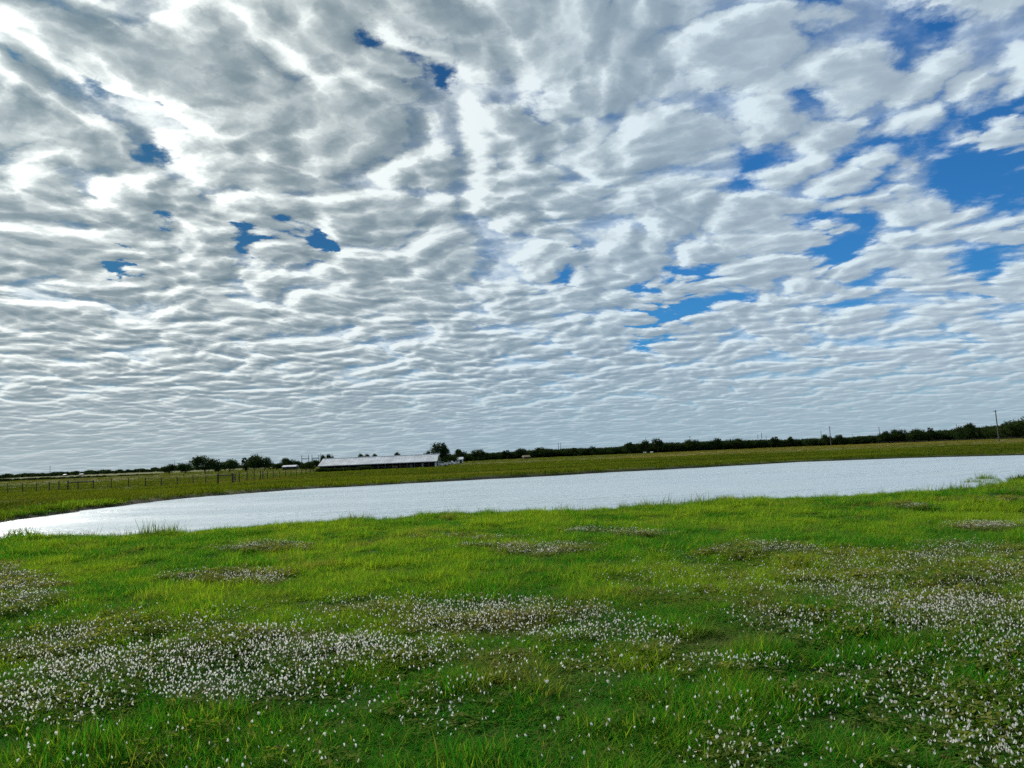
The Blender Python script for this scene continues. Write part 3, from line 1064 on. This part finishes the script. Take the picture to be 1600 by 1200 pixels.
def wood(name, line, depth, n, label, kinds, seed, hvar=(0.8, 1.2), hk=0.85):
    """a far wood that reads as one mass; line: (px, distance, height px)"""
    r = np.random.default_rng(seed)
    L_ = np.array(line, float)
    meshes = []
    for kd in kinds:
        cr, tk, w, h = TREES[kd]
        bm = bmesh.new()
        bm.from_mesh(cr)
        nf = len(bm.faces)
        bm.from_mesh(tk)
        bm.faces.ensure_lookup_table()
        for f in bm.faces[nf:]:
            f.material_index = 1
        me = bpy.data.meshes.new(name + '_tree')
        bm.to_mesh(me)
        bm.free()
        me.materials.append(cr.materials[0])
        me.materials.append(M['bark'])
        meshes.append((me, w, h))
    col = proto_collection(name + '_source', [q[0] for q in meshes])
    pts, scl = [], []
    pick = r.integers(0, len(kinds), n)
    for i in range(n):
        px = L_[0, 0] + (L_[-1, 0] - L_[0, 0]) * (i + r.random()) / n
        d = np.interp(px, L_[:, 0], L_[:, 1]) + depth * r.random()
        hp = hk * np.interp(px, L_[:, 0], L_[:, 2]) * (hvar[0] + (hvar[1] - hvar[0]) * r.random())
        x_, y_ = at_dist(px, d)
        mp_ = math.hypot(x_, y_) / FPX
        _, w, h = meshes[pick[i]]
        sz = hp * mp_ / h
        sw = min(sz, 1.0) * (0.9 + 0.5 * r.random()) * max(1.0, d / 900)
        pts.append((x_, y_, 0))
        scl.append((sw, sw, sz))
    pts = np.array(pts)
    pts[:, 2] = ground_z(pts[:, 0], pts[:, 1]) - 0.5
    rt = np.zeros((n, 3))
    rt[:, 2] = r.random(n) * 6.283
    return scatter(name, pts, rt, scl, np.zeros(n), np.zeros(n), pick, col, label, 'woods')


wood('treeline_woods', [(640, 480, 12), (700, 470, 13), (750, 500, 14), (800, 530, 13), (850, 545, 15), (950, 550, 13), (1000, 550, 17), (1100, 555, 16), (1150, 560, 15), (1230, 565, 13), (1300, 540, 12), (1400, 520, 14),
                        (1500, 490, 17), (1570, 440, 20), (1640, 400, 26), (1800, 370, 28)], 45, 800, 'long dark wood along the far side of the pasture, right of the barn', ('round', 'broad', 'low', 'broad', 'low'), 601, (0.85, 1.1))
wood('distant_woods', [(-260, 1150, 8.5), (0, 1150, 8), (100, 1150, 8.5), (260, 1100, 9), (480, 1000, 9), (720, 900, 9)], 260, 330, 'low far treeline along the horizon at the left', ('broad', 'low', 'round'), 602, (0.55, 1.15), 0.66)
wood('hedge', [(-240, 420, 4.5), (0, 430, 5), (130, 450, 4), (250, 470, 3)], 14, 150, 'low dark hedge line along the left edge of the pasture', ('low',), 603)

# ------------------------------------------------------------------ barn
BD = 236.0
bx0, _ = at_dist(500, BD)
bx1, _ = at_dist(680, BD)
BL = bx1 - bx0
bz = min(gz1(bx0, BD), gz1(bx1, BD))
barn = tag(empty('barn', ((bx0 + bx1) / 2, BD, bz)), 'long low open sided barn with white sheet metal roof beyond the pond', 'barn')
HE, HR, W2 = 2.15, 4.15, 6.0
hx = BL / 2
rf = MB()
th = 0.12
for sgn, ya in ((1, -0.5), (-1, 2 * W2 + 0.5)):
    n0 = len(rf.V)
    e0 = (ya, HE - 0.17)
    for xx in (-hx - 0.6, hx + 0.6):
        rf.V += [(xx, e0[0], e0[1]), (xx, W2, HR), (xx, W2, HR - th), (xx, e0[0], e0[1] - th)]
    rf.F += [tuple(n0 + i for i in f) for f in ((0, 4, 5, 1), (3, 2, 6, 7), (0, 3, 7, 4), (0, 1, 2, 3), (4, 7, 6, 5))]
roof = rf.build('roof', M['roof_white'], barn)
rc = MB().tube((-hx - 0.6, W2, HR + 0.02), (hx + 0.6, W2, HR + 0.02), 0.14, 0.14, 8).build('ridge_cap', M['roof_white'], roof)
seam = MB()
for i in range(int(BL // 1.0)):
    xx = -hx + 0.5 + i * 1.0
    seam.poly([(xx, -0.5, HE - 0.165), (xx + 0.06, -0.5, HE - 0.165), (xx + 0.06, W2, HR + 0.03), (xx, W2, HR + 0.03)])
seam.build('roof_rib', M['roof_white'], roof)
MB().box((0, -0.45, HE - 0.32), (BL + 1.0, 0.06, 0.18)).build('fascia_board', M['grey_board'], barn)
pm = MB().box((0, 0, (HE - 0.2) / 2 - 0.1), (0.16, 0.16, HE)).build('post', M['pole'], barn, (-hx, 0, 0))
npost = 16
for i in range(1, npost):
    o = pm.copy()
    COL.objects.link(o)
    o.parent = barn
    o.location = (-hx + i * (BL - 2.0) / (npost - 1), 0, 0)
for i in range(npost):
    o = pm.copy()
    COL.objects.link(o)
    o.parent = barn
    o.location = (-hx + i * BL / (npost - 1), 2 * W2, 0)
MB().box((0, 2 * W2 + 0.12, HE / 2 - 0.1), (BL, 0.08, HE)).build('back_wall', M['dark_timber'], barn)
MB().box((-hx + 0.1, W2, HE / 2 - 0.1), (0.08, 2 * W2, HE)).build('end_wall', M['dark_timber'], barn)
MB().box((-2, 3.2, 0.55), (BL - 6, 0.10, 1.3)).build('pen_partition', M['dark_timber'], barn)
rl = MB().box((0, 0, 0), (BL - 2.2, 0.06, 0.12)).build('rail', M['dark_timber'], barn, (-1.0, 0.02, 0.55))
o = rl.copy(); COL.objects.link(o); o.parent = barn; o.location = (-1.0, 0.02, 1.0)
# right hand gable: white corner posts and bargeboards, dark doorway between
for yy, wd in ((0.05, 0.32), (3.2, 0.28), (8.6, 0.28), (2 * W2 - 0.2, 0.32)):
    MB().box((hx, yy, HE / 2 - 0.1), (0.30, wd, HE)).build('gable_post', M['white_paint'], barn)
MB().poly([(hx - 0.05, 0, HE), (hx - 0.05, 2 * W2, HE), (hx - 0.05, W2, HR - 0.2)]).poly([(hx - 0.10, 0, HE), (hx - 0.10, W2, HR - 0.2), (hx - 0.10, 2 * W2, HE)]).build('gable_wall', M['white_paint'], barn)
for i, (hxp, mat, sz) in enumerate([(-12, 'hay', (1.5, 1.2, 1.0)), (-3.5, 'grey_board', (1.2, 0.8, 0.9)), (5, 'hay', (1.4, 1.2, 1.1)), (10.5, 'grey_board', (0.9, 0.8, 1.1)), (14, 'white_paint', (0.5, 0.4, 1.3))]):
    mb = MB()
    if mat == 'hay':
        for a in range(3):
            mb.tube((hxp - 0.6 + a * 0.6, 1.2, 0.55), (hxp - 0.05 + a * 0.6, 1.2, 0.55), 0.6, 0.58, 12)
        o = mb.build('hay_bale', M[mat], None, None)
        o.location = (barn.location.x, barn.location.y, barn.location.z)
        tag(o, 'tan hay under the barn roof ' + ('towards its left end' if hxp < 0 else 'right of the middle'), 'hay')
    else:
        mb.box((hxp, 1.2, sz[2] / 2), sz).box((hxp, 1.2, sz[2] + 0.06), (sz[0] * 1.1, sz[1] * 1.1, 0.1))
        o = mb.build('feed_bin', M[mat], None, None)
        o.location = barn.location
        tag(o, {-3.5: 'pale feed bin under the barn roof left of middle', 10.5: 'grey feed bin under the barn roof near its right', 14: 'slim white feed bin near the right end of barn'}[hxp], 'bin')
# weeds in front of the left half of the barn
bush_pts = []
for i in range(16):
    t = i / 15
    bush_pts.append((bx0 + 1 + t * BL * 0.42, BD - 2 - 2 * random.random()))
bp_ = np.array(bush_pts)
nb = len(bp_)
bush_col = proto_collection('weed_source', [TREES['low'][0]])
sw = 0.16 + 0.12 * rng.random(nb)
scatter('barn_weeds', np.stack([bp_[:, 0], bp_[:, 1], ground_z(bp_[:, 0], bp_[:, 1]) - 0.05], 1), euler(nb, 0.1), np.stack([sw * 1.5, sw * 1.5, sw], 1), np.zeros(nb), np.zeros(nb), np.zeros(nb, int), bush_col,
        'green weeds growing in front of the left half of the barn', 'weeds')


# ------------------------------------------------------------------ fences
def fence(name, posts, label, height, thick_=(0.10, 0.16), wires=(0.35, 0.7, 1.05), rails=(), dist_z=None, jitter=0.12):
    """posts: ground points; rails: index pairs that carry a timber brace"""
    P0 = posts[0]
    root = tag(empty(name, (P0[0], P0[1], P0[2])), label, 'fence')
    tops = []
    for i, p_ in enumerate(posts):
        h = height * (1 + (random.random() - 0.5) * jitter)
        w = thick_[0] + (thick_[1] - thick_[0]) * random.random()
        if any(i in q for q in rails): w *= 1.5
        mb = MB().tube((0, 0, -0.2), ((random.random() - .5) * 0.06, (random.random() - .5) * 0.06, h), w / 2 * 1.05, w / 2 * 0.9, 7)
        mb.build('post', M['post'], root, (p_[0] - P0[0], p_[1] - P0[1], p_[2] - P0[2]))
        tops.append(h)
    for hgt in wires:
        mb = MB()
        for a, c_ in zip(posts[:-1], posts[1:]):
            mb.tube((a[0] - P0[0], a[1] - P0[1], a[2] - P0[2] + hgt * height / 1.2), (c_[0] - P0[0], c_[1] - P0[1], c_[2] - P0[2] + hgt * height / 1.2), 0.012, 0.012, 4)
        mb.build('wire', M['wire'], root)
    for i, j in rails:
        a, c_ = posts[i], posts[j]
        mb = MB().tube((a[0] - P0[0], a[1] - P0[1], a[2] - P0[2] + height * 0.80), (c_[0] - P0[0], c_[1] - P0[1], c_[2] - P0[2] + height * 0.80), 0.07, 0.07, 7)
        mb.build('brace_rail', M['post'], root)
    return root


def on_ground(px, py):
    """walk the sight line until it meets the terrain"""
    z_ = -0.8
    for _ in range(12):
        p_ = at(px, py, z_)
        z_ = gz1(p_.x, p_.y)
    return (p_.x, p_.y, z_)


fp = [(-75, 777), (-45, 775), (-15, 773), (12, 771.5), (35, 770), (57, 769), (77, 767.5), (92, 766.5), (106, 765.7), (122, 765), (146, 764), (174, 762.3), (201, 761), (227, 760.3), (252, 759.8), (277, 759), (302, 758), (322, 757), (340, 756.6)]
fence('pasture_fence', [on_ground(*q) for q in fp], 'post and wire fence with braced posts along the left pasture', 1.35, rails=((8, 9), (9, 10)))
fp = [(340.5, 756.4), (363, 755.2), (374, 754.2), (386, 752), (397, 751), (407, 750), (411, 749.6), (418, 749), (427, 748), (437, 747), (446, 746), (455, 745), (463, 744), (471, 743), (478, 742.3), (485, 741.6), (491, 741)]
fence('pasture_fence', [on_ground(*q) for q in fp], 'fence of closer posts running from brown gate to the barn', 1.45, thick_=(0.13, 0.18), rails=((0, 1),))
fp = [(q, 748.5 - (q - 232) * 0.035) for q in (100, 118, 136, 155, 172, 190, 210, 232, 250, 265, 287, 300, 313, 330, 342, 355, 370)]
fence('back_fence', [on_ground(*q) for q in fp], 'thin second fence further back in the left pasture', 1.2, thick_=(0.08, 0.12))
fp = [(q, 696.5 - (q - 1270) * 0.0325) for q in (1270, 1292, 1304, 1320, 1337, 1355, 1372, 1388, 1406, 1424, 1441, 1460, 1478, 1497, 1516, 1535, 1553, 1575, 1598, 1625)]
fence('far_fence', [on_ground(*q) for q in fp], 'thin post fence along the straw strip below the right treeline', 1.25, thick_=(0.10, 0.16))
# small brown gate by the braced post
ga, gb = Vector(on_ground(363.5, 755.2)), Vector(on_ground(373.5, 754.2))
gate = tag(empty('field_gate', tuple(ga)), 'narrow brown board gate between two fence posts left of barn', 'gate')
gd = gb - ga
for i in range(5):
    q0, q1 = ga * 0 + gd * 0.06, gd * 0.45
    MB().box(((q0 + q1) / 2 + Vector((0, 0.1, 0.25 + i * 0.24))), ((q1 - q0).length, 0.05, 0.16), math.atan2(gd.y, gd.x)).build('board', M['bark'], gate)


# ------------------------------------------------------------------ poles and gantries
def pole(px, top_y, label, h=12.0, arm=True, r0=0.21, dist=None, lean=0.0):
    d = dist or (h - 2.85) * FPX / (horizon_y(px) - top_y)
    x, y = at_dist(px, d)
    root = tag(empty('utility_pole', (x, y, gz1(x, y)), random.uniform(-0.4, 0.4)), label, 'pole', 'utility poles along the horizon')
    MB().tube((0, 0, -0.3), (lean, 0, h), r0 * 1.25, r0 * 0.8, 9).build('pole_shaft', M['pole'], root)
    if arm:
        a = MB().box((lean, 0.12, h - 0.5), (1.9, 0.10, 0.12)).build('crossarm', M['pole'], root)
        for xx in (-0.85, -0.35, 0.85):
            MB().tube((lean + xx, 0.12, h - 0.44), (lean + xx, 0.12, h - 0.22), 0.05, 0.035, 6).build('insulator', M['steel'], a)
    return root


for px, ty, lab, arm in (
        (78, 728, 'lone thin pole above the far left treeline', False), (273, 720, 'thin pole just right of the leftmost rounded tree', False), (501.5, 708, 'thin pole right of the steel gantries at the barn', False),
        (519, 708, 'thin pole above the left part of the barn roof', False), (873, 692, 'left one of the twin thin poles above the treeline', False), (876.5, 692, 'right one of the twin thin poles above the treeline', False),
        (1010, 684, 'thin pole above the tree left of the treeline peak', False), (1079, 681.5, 'pole rising from the wide dark tree in mid treeline', True), (1109, 686, 'short faint pole left of the pole cluster', False),
        (1185, 679, 'left pole of the cluster of three', False), (1191, 676, 'tallest middle pole of the cluster of three', False), (1198, 681, 'right faint pole of the cluster of three', False),
        (1284, 673, 'shorter pole left of the pole with crossarm', False), (1298, 666, 'pole with crossarm standing before the straw strip', True), (1333, 678, 'faint short pole right of the pole with crossarm', False),
        (1375, 667, 'lone pole above the straw strip treeline', False), (1496, 663, 'thin pole left of the tallest pole at right', False)):
    pole(px, ty, lab, arm=arm)
pole(1560, 638.5, 'tallest wooden pole in the pasture near the right edge', h=12.6, dist=300, lean=-0.25)


def gantry(pa, pb, dist, bar_y, top_y, label):
    xa, ya = at_dist(pa, dist)
    xb, yb = at_dist(pb, dist)
    z0 = gz1(xa, ya)
    root = tag(empty('steel_gantry', ((xa + xb) / 2, ya, z0)), label, 'gantry', 'steel gantries left of the barn')
    w = (xb - xa) / 2
    mid = (pa + pb) / 2
    mper = math.hypot(xa, ya) / FPX
    hb = (horizon_y(mid) - bar_y) * mper + EYE - z0
    ht = (horizon_y(mid) - top_y) * mper + EYE - z0
    for sx in (-1, 1):
        MB().tube((sx * w, 0, -0.2), (sx * w * 0.97, 0, ht), 0.30, 0.22, 6).build('upright', M['steel'], root)
    for dz_ in (0, 0.55):
        MB().box((0, 0, hb - dz_), (2 * w, 0.2, 0.24)).build('crossbeam', M['steel'], root)
    n_ = 6
    for i in range(n_):
        a, c_ = -w + 2 * w * i / n_, -w + 2 * w * (i + 1) / n_
        MB().tube((a, 0, hb - (0.55 if i % 2 else 0)), (c_, 0, hb - (0 if i % 2 else 0.55)), 0.05, 0.05, 5).build('lattice_bar', M['steel'], root)
    return root


gantry(471.5, 482.5, 480, 716.5, 712, 'left steel portal gantry showing over the bushes left of barn')
gantry(487.5, 498.5, 480, 716, 711.5, 'right steel portal gantry next to the left barn end')


# ------------------------------------------------------------------ small buildings and vehicles
def house(name, px, dist, w, dpt, he, hr, wallm, roofm, label, cat, windows=3, door=True, rz=0.0):
    x, y = at_dist(px, dist)
    root = tag(empty(name, (x, y, gz1(x, y)), rz), label, cat)
    MB().box((0, 0, he / 2 - 0.1), (w, dpt, he + 0.2)).build('wall', M[wallm], root)
    ov = 0.35
    mb = MB()
    n0 = 0
    for xx in (-w / 2 - ov, w / 2 + ov):
        mb.V += [(xx, -dpt / 2 - ov, he + 0.004), (xx, 0, hr), (xx, dpt / 2 + ov, he + 0.004), (xx, dpt / 2 + ov, he - 0.12), (xx, -dpt / 2 - ov, he - 0.12)]
    mb.F += [(0, 1, 6, 5), (1, 2, 7, 6), (2, 3, 8, 7), (4, 0, 5, 9), (0, 4, 3, 2, 1), (5, 6, 7, 8, 9), (3, 4, 9, 8)]
    mb.build('roof', M[roofm], root)
    for i in range(windows):
        xx = -w / 2 + w * (i + 0.75) / (windows + 0.5)
        f = MB().box((xx, -dpt / 2 - 0.03, he * 0.58), (w * 0.12, 0.08, he * 0.38)).build('window', M['grey_board'], root)
        MB().box((xx, -dpt / 2 - 0.075, he * 0.58), (w * 0.10, 0.03, he * 0.32)).build('pane', M['glass'], f)
    if door:
        MB().box((w * 0.36, -dpt / 2 - 0.04, he * 0.42), (0.95, 0.09, he * 0.84)).build('door', M['dark_timber'], root)
    return root


house('small_house', 715, 345, 4.6, 5.0, 1.9, 2.9, 'white_paint', 'roof_white', 'small white house with pale roof in front of the dark trees', 'house', 3)
house('field_shed', 822, 470, 3.8, 3.6, 1.3, 2.4, 'dark_timber', 'tan_roof', 'small shed with tan gable roof at the foot of the treeline', 'shed', 1, True, 0.35)
house('long_shed', 453.5, 405, 6.8, 5.0, 1.7, 2.5, 'dark_timber', 'roof_white', 'long low shed with pale roof left of the steel gantries', 'shed', 3)
house('far_house', 102, 980, 3.0, 5.0, 1.9, 2.6, 'grey_board', 'roof_white', 'tiny pale house in the far left treeline, left of two', 'house', 2)
house('far_house', 128, 980, 4.0, 5.0, 1.7, 2.3, 'grey_board', 'roof_white', 'tiny pale house in the far left treeline, right of two', 'house', 2)
house('far_shed', 1007, 530, 1.5, 1.5, 0.7, 1.1, 'white_paint', 'roof_white', 'tiny white shed at the treeline foot below the highest peak', 'shed', 1, False)
house('far_shed', 1018, 530, 1.2, 1.4, 0.7, 1.1, 'white_paint', 'roof_white', 'tiniest white shed at the treeline foot, right of its twin', 'shed', 1, False)


def car(px, dist, label, length=4.6, rz=0.0, cargo=False):
    x, y = at_dist(px, dist)
    root = tag(empty('parked_car', (x, y, gz1(x, y)), rz), label, 'car', 'vehicles parked right of the barn')
    L2 = length / 2
    body = [(-L2, 0.35), (-L2, 0.85), (-L2 + 0.15, 0.95), (L2 - 1.3, 0.98), (L2 - 0.1, 0.85), (L2, 0.7), (L2, 0.35)]
    MB().prism(body, -0.88, 0.88).build('body', M['car_white'], root)
    cab = [(-L2 + 0.25, 0.95), (-L2 + 0.55, 1.55), (0.45, 1.58), (1.1, 0.97)]
    cb = MB().prism(cab, -0.76, 0.76).build('cabin', M['car_white'], root)
    for sy in (-1, 1):
        for a, c_ in (((-L2 + 0.5, 1.02), (-0.55, 1.48)), ((-0.45, 1.02), (0.45, 1.48))):
            MB().box(((a[0] + c_[0]) / 2, sy * 0.765, (a[1] + c_[1]) / 2), (c_[0] - a[0], 0.02, c_[1] - a[1])).build('side_window', M['glass'], cb)
        for xx in (-L2 + 0.85, L2 - 0.85):
            wh = MB().tube((xx, sy * 0.72, 0.33), (xx, sy * 0.92, 0.33), 0.33, 0.33, 14).build('wheel', M['rubber'], root)
            MB().tube((xx, sy * 0.90, 0.33), (xx, sy * 0.935, 0.33), 0.19, 0.17, 10).build('rim', M['steel'], wh)
    return root


car(691, 258, 'white car parked beside the tall tree at the barn end', 3.6, 0.15)
car(704, 300, 'smaller looking white car parked left of the white house', 3.4, -0.3)
